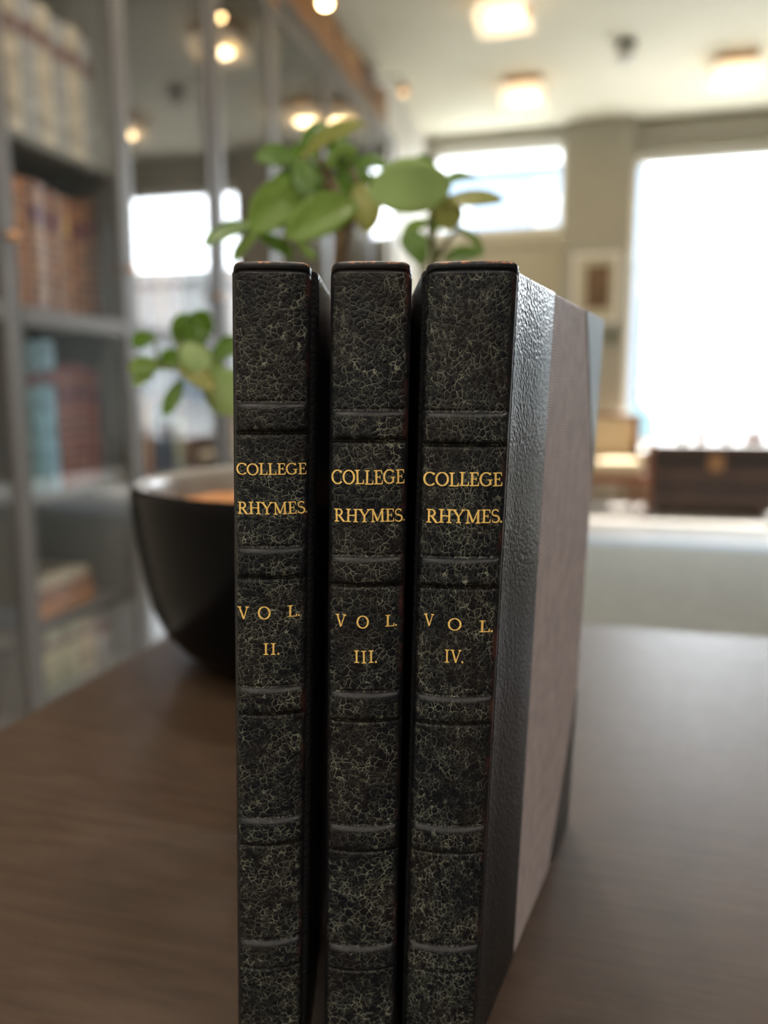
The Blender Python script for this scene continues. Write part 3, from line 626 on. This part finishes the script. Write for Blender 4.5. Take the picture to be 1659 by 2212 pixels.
# leaves: foot, axis, face normal, length, breadth, tone, cluster
LEAVES = [
    ((-0.1771, 0.4596, 1.0502), (0.932, -0.209, 0.298), (-0.344, -0.769, 0.538), 0.0448, 0.015, 2, 'm'),
    ((-0.1796, 0.4693, 1.0557), (0.292, 0.682, 0.67), (0.522, -0.701, 0.486), 0.0344, 0.014, 0, 'm'),
    ((-0.183, 0.4684, 1.0525), (-0.957, -0.26, 0.131), (0.291, -0.86, 0.419), 0.0245, 0.0133, 0, 'm'),
    ((-0.1699, 0.4461, 1.0454), (0.184, -0.455, -0.871), (0.381, -0.784, 0.49), 0.0246, 0.0143, 0, 'm'),
    ((-0.1737, 0.4502, 1.0351), (-0.432, -0.579, -0.692), (0.587, -0.763, 0.271), 0.0449, 0.0198, 1, 'm'),
    ((-0.2006, 0.4429, 1.0124), (-0.33, -0.836, -0.439), (0.259, -0.528, 0.809), 0.0417, 0.012, 0, 'm'),
    ((-0.1945, 0.4342, 1.0035), (0.657, 0.607, -0.446), (0.75, -0.469, 0.467), 0.0242, 0.0105, 0, 'm'),
    ((-0.194, 0.4343, 1.004), (-0.669, -0.182, -0.721), (-0.317, -0.807, 0.498), 0.0217, 0.0113, 1, 'm'),
    ((-0.1377, 0.4393, 1.0187), (-0.548, -0.686, -0.479), (0.64, -0.712, 0.288), 0.0482, 0.0183, 1, 'm'),
    ((-0.138, 0.4547, 1.0331), (0.243, -0.273, -0.931), (0.339, -0.875, 0.345), 0.0306, 0.015, 2, 'm'),
    ((-0.1504, 0.4617, 1.0529), (0.418, -0.119, -0.901), (0.409, -0.861, 0.303), 0.0223, 0.0142, 0, 'm'),
    ((-0.1498, 0.4878, 1.0548), (0.741, 0.669, 0.052), (0.497, -0.6, 0.627), 0.0222, 0.0117, 0, 'm'),
    ((-0.1701, 0.4823, 1.0333), (-0.224, 0.329, 0.917), (0.614, -0.683, 0.395), 0.0266, 0.0135, 0, 'm'),
    ((-0.1619, 0.4638, 1.0491), (0.965, -0.228, 0.134), (-0.244, -0.961, 0.126), 0.0212, 0.0115, 1, 'm'),
    ((-0.1619, 0.4897, 1.0289), (-0.039, 0.413, 0.91), (0.011, -0.91, 0.413), 0.0245, 0.0118, 0, 'm'),
    ((-0.1691, 0.4929, 1.0442), (-0.86, 0.224, -0.459), (-0.252, -0.968, -0.001), 0.0226, 0.0108, 0, 'm'),
    ((-0.176, 0.491, 1.0596), (-0.854, 0.414, 0.315), (-0.186, -0.808, 0.56), 0.0321, 0.0106, 0, 'm'),
    ((-0.1606, 0.4952, 1.0357), (0.679, 0.727, -0.1), (0.733, -0.68, 0.03), 0.0191, 0.0113, 1, 'm'),
    ((-0.168, 0.5036, 1.0439), (-0.558, -0.152, -0.816), (0.274, -0.962, -0.009), 0.0159, 0.011, 0, 'm'),
    ((-0.1803, 0.4691, 1.0458), (-0.84, 0.192, -0.507), (-0.163, -0.981, -0.103), 0.0246, 0.0132, 0, 'm'),
    ((-0.1799, 0.4796, 1.036), (-0.805, -0.219, -0.551), (0.21, -0.974, 0.08), 0.0177, 0.011, 1, 'm'),
    ((-0.1643, 0.4839, 1.0581), (0.053, 0.479, 0.876), (0.128, -0.874, 0.469), 0.0223, 0.011, 0, 'm'),
    ((-0.1644, 0.4579, 1.0351), (-0.318, -0.645, -0.695), (0.591, -0.708, 0.386), 0.0186, 0.01, 0, 'm'),
    ((-0.1472, 0.4678, 1.0311), (-0.307, -0.584, -0.752), (0.492, -0.774, 0.4), 0.0207, 0.0119, 0, 'm'),
    ((-0.1419, 0.4796, 1.0471), (-0.452, -0.123, -0.883), (0.086, -0.992, 0.094), 0.0153, 0.0115, 0, 'm'),
    ((-0.18, 0.4589, 1.0042), (0.69, 0.188, -0.699), (0.612, -0.667, 0.425), 0.0156, 0.0069, 1, 'm'),
    ((-0.2098, 0.4508, 1.0096), (-0.971, 0.217, 0.094), (-0.127, -0.813, 0.569), 0.0215, 0.0108, 0, 'm'),
    ((-0.1696, 0.472, 1.024), (-0.662, -0.18, -0.728), (0.163, -0.982, 0.094), 0.017, 0.0096, 1, 'm'),
    ((-0.142, 0.4899, 1.0471), (0.699, 0.19, -0.69), (0.47, -0.848, 0.243), 0.012, 0.009, 0, 'm'),
    ((-0.0875, 0.4633, 1.0318), (-0.753, -0.625, -0.204), (0.633, -0.773, 0.035), 0.0493, 0.0242, 3, 'r'),
    ((-0.1122, 0.4773, 1.0438), (0.563, 0.693, 0.451), (0.61, -0.716, 0.338), 0.0192, 0.0112, 0, 'r'),
    ((-0.0939, 0.4823, 1.0359), (0.746, 0.623, 0.236), (0.206, -0.552, 0.808), 0.0246, 0.0125, 0, 'r'),
    ((-0.0953, 0.4715, 1.0234), (1.0, -0.001, -0.022), (0.014, -0.711, 0.703), 0.038, 0.0141, 2, 'r'),
    ((-0.0917, 0.4673, 1.0261), (0.327, 0.089, -0.941), (0.285, -0.958, 0.009), 0.0191, 0.0143, 2, 'r'),
    ((-0.0848, 0.4744, 1.0103), (0.712, 0.194, -0.675), (0.659, -0.515, 0.548), 0.022, 0.008, 1, 'r'),
    ((-0.1047, 0.4897, 1.0172), (-0.902, 0.287, -0.322), (-0.381, -0.881, 0.283), 0.0195, 0.0094, 1, 'r'),
    ((-0.1059, 0.479, 0.9906), (-0.448, 0.294, 0.844), (0.211, -0.883, 0.419), 0.0249, 0.0134, 0, 'r'),
    ((-0.07, 0.4887, 0.9972), (-0.948, -0.258, -0.185), (0.105, -0.806, 0.583), 0.0235, 0.0108, 0, 'r'),
    ((-0.097, 0.5021, 1.0305), (-0.53, 0.386, -0.755), (-0.19, -0.922, -0.338), 0.0195, 0.0095, 0, 'r'),
    ((-0.2366, 0.4124, 0.9409), (0.326, 0.088, 0.941), (0.263, -0.965, -0.0), 0.0179, 0.0108, 0, 'l'),
    ((-0.2314, 0.4138, 0.9541), (0.611, 0.785, -0.103), (0.773, -0.565, 0.288), 0.0168, 0.0109, 0, 'l'),
    ((-0.2438, 0.4001, 0.9439), (-0.93, -0.253, -0.266), (0.206, -0.96, 0.192), 0.0136, 0.008, 0, 'l'),
    ((-0.2418, 0.4006, 0.9288), (-0.621, -0.751, -0.224), (0.621, -0.646, 0.444), 0.0178, 0.0101, 1, 'l'),
    ((-0.2445, 0.3999, 0.9273), (-0.364, -0.699, -0.615), (0.516, -0.701, 0.492), 0.0173, 0.0075, 1, 'l'),
    ((-0.2486, 0.4091, 0.9282), (0.921, 0.25, 0.299), (0.191, -0.958, 0.214), 0.0178, 0.01, 0, 'l'),
    ((-0.2294, 0.4092, 0.9406), (0.609, -0.283, -0.741), (0.291, -0.789, 0.541), 0.0231, 0.0149, 3, 'l'),
    ((-0.2309, 0.4036, 0.9273), (0.843, -0.148, -0.517), (0.288, -0.687, 0.667), 0.0275, 0.0112, 2, 'l'),
    ((-0.2302, 0.4038, 0.9194), (-0.203, -0.506, -0.838), (0.464, -0.804, 0.372), 0.023, 0.0071, 0, 'l'),
    ((-0.2213, 0.4269, 0.9324), (0.526, 0.62, 0.582), (0.458, -0.783, 0.421), 0.0217, 0.0108, 0, 'l'),
    ((-0.2205, 0.4168, 0.9239), (0.694, 0.188, -0.695), (0.403, -0.902, 0.158), 0.0302, 0.0226, 3, 'l'),
    ((-0.2379, 0.4224, 0.9286), (-0.873, 0.256, 0.414), (0.045, -0.805, 0.592), 0.021, 0.0078, 0, 'l'),
    ((-0.2323, 0.4239, 0.9367), (0.052, 0.528, 0.847), (0.264, -0.826, 0.499), 0.0201, 0.012, 0, 'l'),
    ((-0.2349, 0.4336, 0.9262), (0.568, 0.799, 0.198), (0.702, -0.595, 0.391), 0.0161, 0.0121, 1, 'l'),
]

def add_leaf(bm, B, ax, n, ln, wd, tone, rnd):
    B = Vector(B) - Vector(PC); ax = Vector(ax).normalized(); n = Vector(n).normalized(); s = ax.cross(n).normalized()
    if s.cross(ax).dot(n) < 0: s = -s
    wd = wd * 1.25; B = B - ax * (ln * .05); ln = ln * 1.1; curl = rnd.uniform(.03, .12) * ln; fold = rnd.uniform(.08, .28); NT, NS = 12, 6
    rows = []
    for i in range(NT + 1):
        t = i / NT
        wv = wd / 2 * (math.sin(math.pi * min(1, t ** 1.25 * .97 + .03)) ** .62) * (1 if t < .999 else .05) if t > 0 else wd * .03
        c = B + ax * (ln * t) - n * (curl * 4 * (t - .5) ** 2 - curl)
        rows.append([bm.verts.new(c + s * (wv * q) + n * (abs(q) * fold * wv)) for q in [(-1 + 2 * j / NS) for j in range(NS + 1)]])
    fs = []
    for a, b in zip(rows, rows[1:]):
        for j in range(NS): fs.append(bm.faces.new((a[j], a[j + 1], b[j + 1], b[j])))
    for f in fs: f.material_index = tone
    rs = bmesh.ops.solidify(bm, geom=fs, thickness=.0008)
    for e in rs['geom']:
        if isinstance(e, bmesh.types.BMFace): e.material_index = tone
lr = random.Random(11)
for cl in 'mrl':
    bm = bmesh.new()
    for l in LEAVES:
        if l[6] == cl: add_leaf(bm, *l[:6], lr)
    mesh_obj('foliage', bm, ['leaf0', 'leaf1', 'leaf2', 'leaf3'], pp, True)

# ================================================================== THE THREE BOOKS
H = .191
LT = .155; LW = .085
def glyph(ch):
    """strokes [(points, (width, width))], advance; cap height 1"""
    S = []
    def st(*p, w=LT): S.append((p, w))
    def serif(x, y, w, up): S.append((((x - w / 2, y), (x + w / 2, y)), .07)); S.append((((x - .11, y + up * .05), (x + .11, y + up * .05)), .05))
    def arc(cx, cy, rx, ry, a0, a1, wf, n=22):
        P = []; W = []
        for i in range(n + 1):
            a = R(a0 + (a1 - a0) * i / n); P.append((cx + rx * math.cos(a), cy + ry * math.sin(a))); W.append(wf(a))
        S.append((tuple(P), tuple(W)))
    rnd_w = lambda a: LW + (LT - LW) * abs(math.cos(a)) ** 1.3
    if ch == 'I':
        st((.31, 0), (.31, 1)); serif(.31, .03, .42, 1); serif(.31, .97, .42, -1); return S, .62
    if ch == 'L':
        st((.22, 0), (.22, 1)); serif(.22, .97, .42, -1); S.append((((.03, .04), (.70, .04)), .08)); S.append((((.67, .04), (.71, .30)), (.12, .04))); return S, .76
    if ch == 'E':
        st((.22, 0), (.22, 1))
        S.append((((.03, .04), (.70, .04)), .08)); S.append((((.03, .96), (.66, .96)), .08)); S.append((((.22, .51), (.52, .51)), .07))
        S.append((((.67, .04), (.71, .29)), (.12, .04))); S.append((((.64, .96), (.67, .73)), (.11, .04))); S.append((((.52, .38), (.52, .64)), .06)); return S, .77
    if ch == 'H':
        for x in (.22, .82): st((x, 0), (x, 1)); serif(x, .03, .40, 1); serif(x, .97, .40, -1)
        S.append((((.22, .51), (.82, .51)), .08)); return S, 1.04
    if ch == 'R':
        st((.22, 0), (.22, 1)); serif(.22, .03, .40, 1); S.append((((.03, .96), (.45, .96)), .08)); S.append((((.22, .50), (.45, .50)), .08))
        arc(.42, .73, .24, .23, 90, -90, rnd_w); S.append((((.42, .50), (.80, .03)), LT)); S.append((((.72, .03), (.95, .03)), .07)); return S, .95
    if ch == 'Y':
        S.append((((.16, .97), (.50, .46)), LT)); S.append((((.86, .97), (.52, .46)), LW)); st((.50, 0), (.50, .5)); serif(.50, .03, .40, 1); serif(.16, .97, .36, -1); serif(.86, .97, .30, -1); return S, 1.0
    if ch == 'M':
        S.append((((.20, 0), (.20, 1)), LW)); S.append((((.20, .98), (.58, .08)), LT)); S.append((((.98, .98), (.58, .08)), LW)); st((.98, 0), (.98, 1))
        serif(.20, .03, .34, 1); serif(.98, .03, .40, 1); S.append((((.04, .97), (.26, .97)), .07)); S.append((((.94, .97), (1.16, .97)), .07)); return S, 1.2
    if ch == 'V':
        S.append((((.16, .97), (.50, .02)), LT)); S.append((((.84, .97), (.50, .02)), LW)); serif(.16, .97, .36, -1); serif(.84, .97, .30, -1); return S, 1.0
    if ch == 'O':
        arc(.50, .50, .43, .47, 0, 360, rnd_w, 40); return S, 1.0
    if ch == 'C':
        arc(.50, .50, .43, .47, 42, 318, rnd_w, 32); S.append((((.82, .80), (.82, .97)), (.11, .05))); S.append((((.80, .18), (.85, .10)), (.06, .04))); return S, .92
    if ch == 'G':
        arc(.50, .50, .43, .47, 42, 318, rnd_w, 32); S.append((((.82, .80), (.82, .97)), (.11, .05))); st((.81, .08), (.81, .44)); S.append((((.60, .44), (.96, .44)), .07)); return S, 1.0
    if ch == 'S':
        arc(.34, .74, .24, .22, 40, 262, lambda a: .10, 16); arc(.36, .27, .26, .24, 84, -138, lambda a: .10 + .05 * max(0, math.cos(a)), 16); S.append((((.28, .55), (.42, .49)), .15))
        S.append((((.55, .80), (.55, .97)), (.09, .04))); S.append((((.10, .22), (.10, .03)), (.09, .04))); return S, .68
    if ch == '.':
        S.append((((.10, .0), (.10, .15)), .15)); return S, .24
def strip(bm, pts, w, fn):
    ws = w if isinstance(w, tuple) else None
    if len(pts) == 2:
        n = 5; w0, w1 = (w if ws else (w, w))
        pts2 = [(pts[0][0] + (pts[1][0] - pts[0][0]) * i / n, pts[0][1] + (pts[1][1] - pts[0][1]) * i / n) for i in range(n + 1)]
        wl = [w0 + (w1 - w0) * i / n for i in range(n + 1)]; pts = pts2
    else: wl = list(w)
    A, B = [], []
    for i, p in enumerate(pts):
        a = pts[max(0, i - 1)]; b = pts[min(len(pts) - 1, i + 1)]
        dx, dy = b[0] - a[0], b[1] - a[1]; l = math.hypot(dx, dy) or 1; nx, ny = -dy / l, dx / l
        A.append(bm.verts.new(fn(p[0] + nx * wl[i] / 2, p[1] + ny * wl[i] / 2))); B.append(bm.verts.new(fn(p[0] - nx * wl[i] / 2, p[1] - ny * wl[i] / 2)))
    for i in range(len(pts) - 1): bm.faces.new((A[i], B[i], B[i + 1], A[i + 1]))

def volume(cfg):
    cx = cfg['cx']; D = cfg['D']; a = R(cfg['yaw'])
    loc = (math.cos(PHI) * cx - math.sin(PHI) * D, math.sin(PHI) * cx + math.cos(PHI) * D, TZ)
    root = thing('book', cfg['label'], 'book', loc, PHI + a, 'three black half-leather volumes on the table')
    xl = lambda z: cfg['L'][0] - cx + cfg['L'][1] * z
    xr = lambda z: cfg['R'][0] - cx + cfg['R'][1] * z
    X = lambda u, z: (xl(z) + xr(z)) / 2 + u * (xr(z) - xl(z)) / 2
    bul = cfg.get('bulge', .0016)
    def Y(u): return bul * abs(u) ** 2.2 + .0013 * max(0, (abs(u) - .92) / .08) ** 2
    YE = Y(1.0)
    leather = leather_spine('crackled_black_leather', *cfg['grain']); bandmat = leather_spine('crackled_band_leather', *cfg['grain'], band=True)
    # ---- spine
    us = [-1, -.985, -.965, -.94, -.91] + [-.87 + 1.74 * i / 26 for i in range(27)] + [.91, .94, .965, .985, 1]
    zb = cfg['bands']; feat = []
    for z0, z1 in zb: feat += [(z0 - .0006, .00040), (z1 + .0004, .00018)]
    feat.append((H - .0019, .00045))
    zs = {round(i * .0024, 5) for i in range(int(H / .0024))}
    for z, d in feat:
        for k in range(-5, 6): zs.add(round(z + k * .00018, 5))
    zs = sorted(q for q in zs if 0 <= q < H - .0009)
    bm = bmesh.new(); uvl = bm.loops.layers.uv.new('uv'); rows = []
    def rowv(z, dy, shrink=0.):
        out = []
        for u in us:
            e = 1 - max(0, (abs(u) - .9) / .1)
            cut = .0010 * max(0, (abs(u) - .80) / .20) ** 2 if z > H - .003 else 0
            out.append((bm.verts.new((X(u * (1 - shrink), min(z, H)) , Y(u) + dy * (.3 + .7 * e), z - cut)), ((u + 1) / 2, z / H)))
        return out
    for z in zs:
        dy = sum(d * math.exp(-((z - f) / .00026) ** 2) for f, d in feat)
        rows.append(rowv(z, dy))
    for z, dy in ((H - .0009, .0000), (H - .0005, .00008), (H - .0002, .0003), (H, .0008), (H, .0018), (H - .0004, .0045)): rows.append(rowv(z, dy))
    for r0, r1 in zip(rows, rows[1:]):
        for j in range(len(us) - 1):
            q = (r0[j], r0[j + 1], r1[j + 1], r1[j]); f = bm.faces.new([k[0] for k in q])
            for lp, k in zip(f.loops, q): lp[uvl].uv = k[1]
    mesh_obj('spine', bm, leather, root, True)
    # ---- raised bands
    for z0, z1 in zb:
        bm = bmesh.new(); uvl = bm.loops.layers.uv.new('uv'); rows = []
        n = 18; P = .00105
        ub = [-.99 + 1.98 * i / 40 for i in range(41)]
        for i in range(n + 1):
            t = i / n; t = .5 - .5 * math.cos(math.pi * t); z = z0 + (z1 - z0) * t
            e = min(z - z0, z1 - z) / .0011; p = P * (math.sin(min(1, e) * math.pi / 2) ** .8)
            rr_ = []
            for u in ub:
                fd = min(1, (.99 - abs(u)) / .11); fd = math.sin(fd * math.pi / 2)
                rr_.append((bm.verts.new((X(u, z), Y(u) + .00012 - p * fd, z)), ((u + 1) / 2, i / n)))
            rows.append(rr_)
        for r0, r1 in zip(rows, rows[1:]):
            for j in range(len(ub) - 1):
                q = (r0[j], r0[j + 1], r1[j + 1], r1[j]); f = bm.faces.new([k[0] for k in q])
                for lp, k in zip(f.loops, q): lp[uvl].uv = k[1]
        mesh_obj('raised_band', bm, bandmat, root, True)
    # ---- gold lettering
    jr = random.Random(cfg['seed'])
    def letter_mesh(name, lines):
        bm = bmesh.new()
        for s, x0, x1, z0, z1 in lines:
            gl = [glyph(c) for c in s]; tot = sum(g[1] for g in gl) - (.06 if len(s) > 1 else 0)
            sx = (x1 - x0) / tot; h = z1 - z0; pen = 0
            for (S, adv) in gl:
                dz = jr.uniform(-.025, .025) * h; rot = jr.uniform(-.025, .025)
                for pts, wd in S:
                    def fn(px, pz):
                        qx = x0 + (pen + px) * sx + rot * pz * h; qz = z0 + pz * h + dz - rot * (px - .4) * sx
                        lx = qx - cx; m = (xl(qz) + xr(qz)) / 2; u = max(-1, min(1, (lx - m) / ((xr(qz) - xl(qz)) / 2)))
                        return (lx, Y(u) - .00010, qz)
                    strip(bm, pts, wd, fn)
                pen += adv
        bmesh.ops.recalc_face_normals(bm, faces=bm.faces[:])
        for f in bm.faces:
            if f.normal.y > 0: f.normal_flip()
        o = mesh_obj(name, bm, 'gold', root); o['label'] = 'gold stamped lettering'
    letter_mesh('title_lettering', cfg['text'][:2]); letter_mesh('volume_lettering', cfg['text'][2:])
    # ---- boards
    Hb = H - .0012; L_ = .119
    for side, nm in ((1, 'front_board'), (-1, 'back_board')):
        h = R(cfg['head_r'] if side > 0 else cfg['head_l']) + a          # heading from the local y axis towards +x
        prot = cfg['prot_r'] if side > 0 else cfg['prot_l']; sb = .0042
        ex = xr if side > 0 else xl
        dx_, dy_ = math.sin(h), math.cos(h); nx_, ny_ = math.cos(h) * side, -math.sin(h) * side     # outward normal
        def bp(d, z, off=0.):
            k = d - sb
            return (ex(z) + side * prot + dx_ * k + nx_ * off, YE + sb + dy_ * k + ny_ * off, z)
        def jp(fx, fy, z, off=0.): return (ex(z) + side * fx + nx_ * off, YE + fy + ny_ * off, z)
        zr = [(.0, .0006), (.0002, .0002), (.0007, 0)] + [(.0007 + (Hb - .0014) * i / 8, 0) for i in range(1, 8)] + [(Hb - .0007, 0), (Hb - .0002, .0002), (Hb, .0006)]
        def slab(name, outer, inner, mat, parent):
            bm = bmesh.new(); rows = []
            for z, ins in zr:
                rows.append([bm.verts.new(f(z, -ins)) for f in outer] + [bm.verts.new(f(z, ins)) for f in inner])
            k = len(rows[0])
            for r0, r1 in zip(rows, rows[1:]):
                for j in range(k): bm.faces.new((r0[j], r0[(j + 1) % k], r1[(j + 1) % k], r1[j]))
            bm.faces.new(rows[0][::-1]); bm.faces.new(rows[-1]); bmesh.ops.recalc_face_normals(bm, faces=bm.faces[:])
            return mesh_obj(name, bm, mat, parent, False)
        D1 = .0405
        bo = slab(nm, [lambda z, o: bp(D1 - .004, z, -.00030 + o), lambda z, o: bp(L_ * .6, z, -.00030 + o), lambda z, o: bp(L_, z, -.0003 + o)],
                  [lambda z, o: bp(L_, z, -.0026 + o), lambda z, o: bp(D1 - .004, z, -.0026 + o)], 'cloth', root)
        bo['label'] = 'mauve cloth-covered board'
        out = [lambda z, o: jp(-.0003, -.0004, z, o * .3), lambda z, o: jp(.00005, .0004, z, o * .3), lambda z, o: jp(-.0001, .0010, z, o * .5)]
        nS = 7
        for i in range(nS + 1):
            t = i / nS; th = t * math.pi / 2
            def f(z, o, th=th):
                p1 = Vector(jp(0, .0012, z)); p2 = Vector(bp(.0050, z)); c = Vector(jp(prot * .95, .0012, z))
                t_ = th / (math.pi / 2); q = p1 * (1 - t_) ** 2 + c * 2 * t_ * (1 - t_) + p2 * t_ * t_
                return (q.x + nx_ * o, q.y + ny_ * o, z)
            out.append(f)
        out += [lambda z, o: bp(.012, z, o), lambda z, o: bp(.025, z, o), lambda z, o: bp(D1 - .0008, z, o), lambda z, o: bp(D1, z, -.0002 + o)]
        inn = [lambda z, o: bp(D1, z, -.0024 + o), lambda z, o: bp(.006, z, -.0024 + o), lambda z, o: jp(-.0028, .0026, z, o)]
        lo = slab('leather_strip', out, inn, 'leather_board', bo)
        for f in lo.data.polygons: f.use_smooth = True
        lo['label'] = 'black leather strip along the joint'
        # leather corners
        for top in (1, 0):
            zt = Hb - .0002 if top else .0002; zc = Hb - .054 if top else .054
            bm = bmesh.new(); tri = [(L_ - .033, zt), (L_ + .0003, zt), (L_ + .0003, zc)]
            A = [bm.verts.new(bp(d, z, -.0028)) for d, z in tri]; B = [bm.verts.new(bp(d, z, -.00005)) for d, z in tri]
            bm.faces.new(A); bm.faces.new(B[::-1])
            for i in range(3): bm.faces.new((A[i], A[(i + 1) % 3], B[(i + 1) % 3], B[i]))
            bmesh.ops.recalc_face_normals(bm, faces=bm.faces[:]); mesh_obj('corner_piece', bm, 'leather_corner', bo)['label'] = 'black leather corner piece'
        cfg['in_%d' % side] = [lambda z, bp=bp: bp(.010, z, -.0028), lambda z, bp=bp: bp(L_ - .004, z, -.0028)]
    # ---- text block, fanned between the boards
    r0, r1 = cfg['in_1']; l0, l1 = cfg['in_-1']
    bm = bmesh.new(); rows = []
    for z in (.003, H - .004):
        m = Vector(r0(z)).lerp(Vector(l0(z)), .5)
        pts = [Vector(l0(z)), Vector(r0(z)), Vector(r1(z)), Vector(l1(z))]
        if cfg.get('open'):                        # the open board stands away from the pages
            w_ = (pts[1] - pts[0]); pts[2] = pts[3] + (pts[1] - pts[0]) * 1.12 + Vector((dx_ * 0, 0, 0))
        rows.append([bm.verts.new(p) for p in pts])
    for j in range(4): bm.faces.new((rows[0][j], rows[0][(j + 1) % 4], rows[1][(j + 1) % 4], rows[1][j]))
    bm.faces.new(rows[0][::-1]); bm.faces.new(rows[1]); bmesh.ops.recalc_face_normals(bm, faces=bm.faces[:])
    mesh_obj('text_block', bm, 'paper', root)['label'] = 'cream page edges'
    return root
def bands(zs): return [(b - .0002, t + .0002) for t, b in zs]
TEXT = {
'II': [
   ('COLLEGE', -0.0319, -0.0168, 0.1464, 0.1489),
   ('RHYMES.', -0.0319, -0.0167, 0.1378, 0.1405),
   ('V', -0.0324, -0.0298, 0.1142, 0.1171),
   ('O', -0.0279, -0.0251, 0.1143, 0.1172),
   ('L.', -0.0215, -0.0187, 0.1146, 0.1172),
   ('II.', -0.0272, -0.0234, 0.1060, 0.1087),
],
'III': [
   ('COLLEGE', -0.0114, 0.0044, 0.1444, 0.1475),
   ('RHYMES.', -0.0109, 0.0046, 0.1361, 0.1390),
   ('V', -0.0108, -0.0084, 0.1124, 0.1153),
   ('O', -0.0061, -0.0034, 0.1122, 0.1151),
   ('L.', 0.0002, 0.0029, 0.1125, 0.1152),
   ('III.', -0.0069, -0.0016, 0.1042, 0.1071),
],
'IV': [
   ('COLLEGE', 0.0085, 0.0255, 0.1440, 0.1470),
   ('RHYMES.', 0.0091, 0.0257, 0.1359, 0.1389),
   ('V', 0.0089, 0.0112, 0.1125, 0.1153),
   ('O', 0.0142, 0.0172, 0.1118, 0.1146),
   ('L.', 0.0210, 0.0242, 0.1113, 0.1140),
   ('IV.', 0.0133, 0.0177, 0.1043, 0.1073),
],
}

volume(dict(cx=-.0278, D=.166, yaw=5.0, L=(-.0353, .0200), R=(-.0203, .0272), head_r=.3, head_l=-6, prot_r=.0018, prot_l=.0006, seed=2, bulge=.0016,
    bands=bands([(.1616, .1558), (.1301, .1240), (.0981, .0924), (.0665, .0606), (.0355, .0290)]), grain=(1.3, (0, R(18), 0), (1.1, 1, 1.2)), text=TEXT['II'],
    label='thinnest-backed black leather book lettered VOL. II, left of the three on the table'))
volume(dict(cx=-.0060, D=.166, yaw=.5, L=(-.0144, .0178), R=(.0024, .0176), head_r=1.2, head_l=-1.0, prot_r=.0004, prot_l=.0004, seed=3, bulge=.0016,
    bands=bands([(.1599, .1541), (.1282, .1223), (.0970, .0909), (.0647, .0591), (.0341, .0285)]), grain=(4.7, (0, R(-38), 0), (1, 1, 1)), text=TEXT['III'],
    label='black leather book lettered VOL. III, standing between the other two volumes'))
volume(dict(cx=.0133, D=.166, yaw=-4.0, L=(.0046, .0216), R=(.0220, .0318), head_r=24.6, head_l=-1.5, prot_r=.0006, prot_l=.0011, seed=4, bulge=.0017, open=True,
    bands=bands([(.1596, .1532), (.1279, .1219), (.0961, .0902), (.0646, .0587), (.0341, .0280)]), grain=(7.9, (0, R(8), 0), (1.4, 1, 1.0)), text=TEXT['IV'],
    label='black leather book lettered VOL. IV, its mauve cloth side facing the window'))
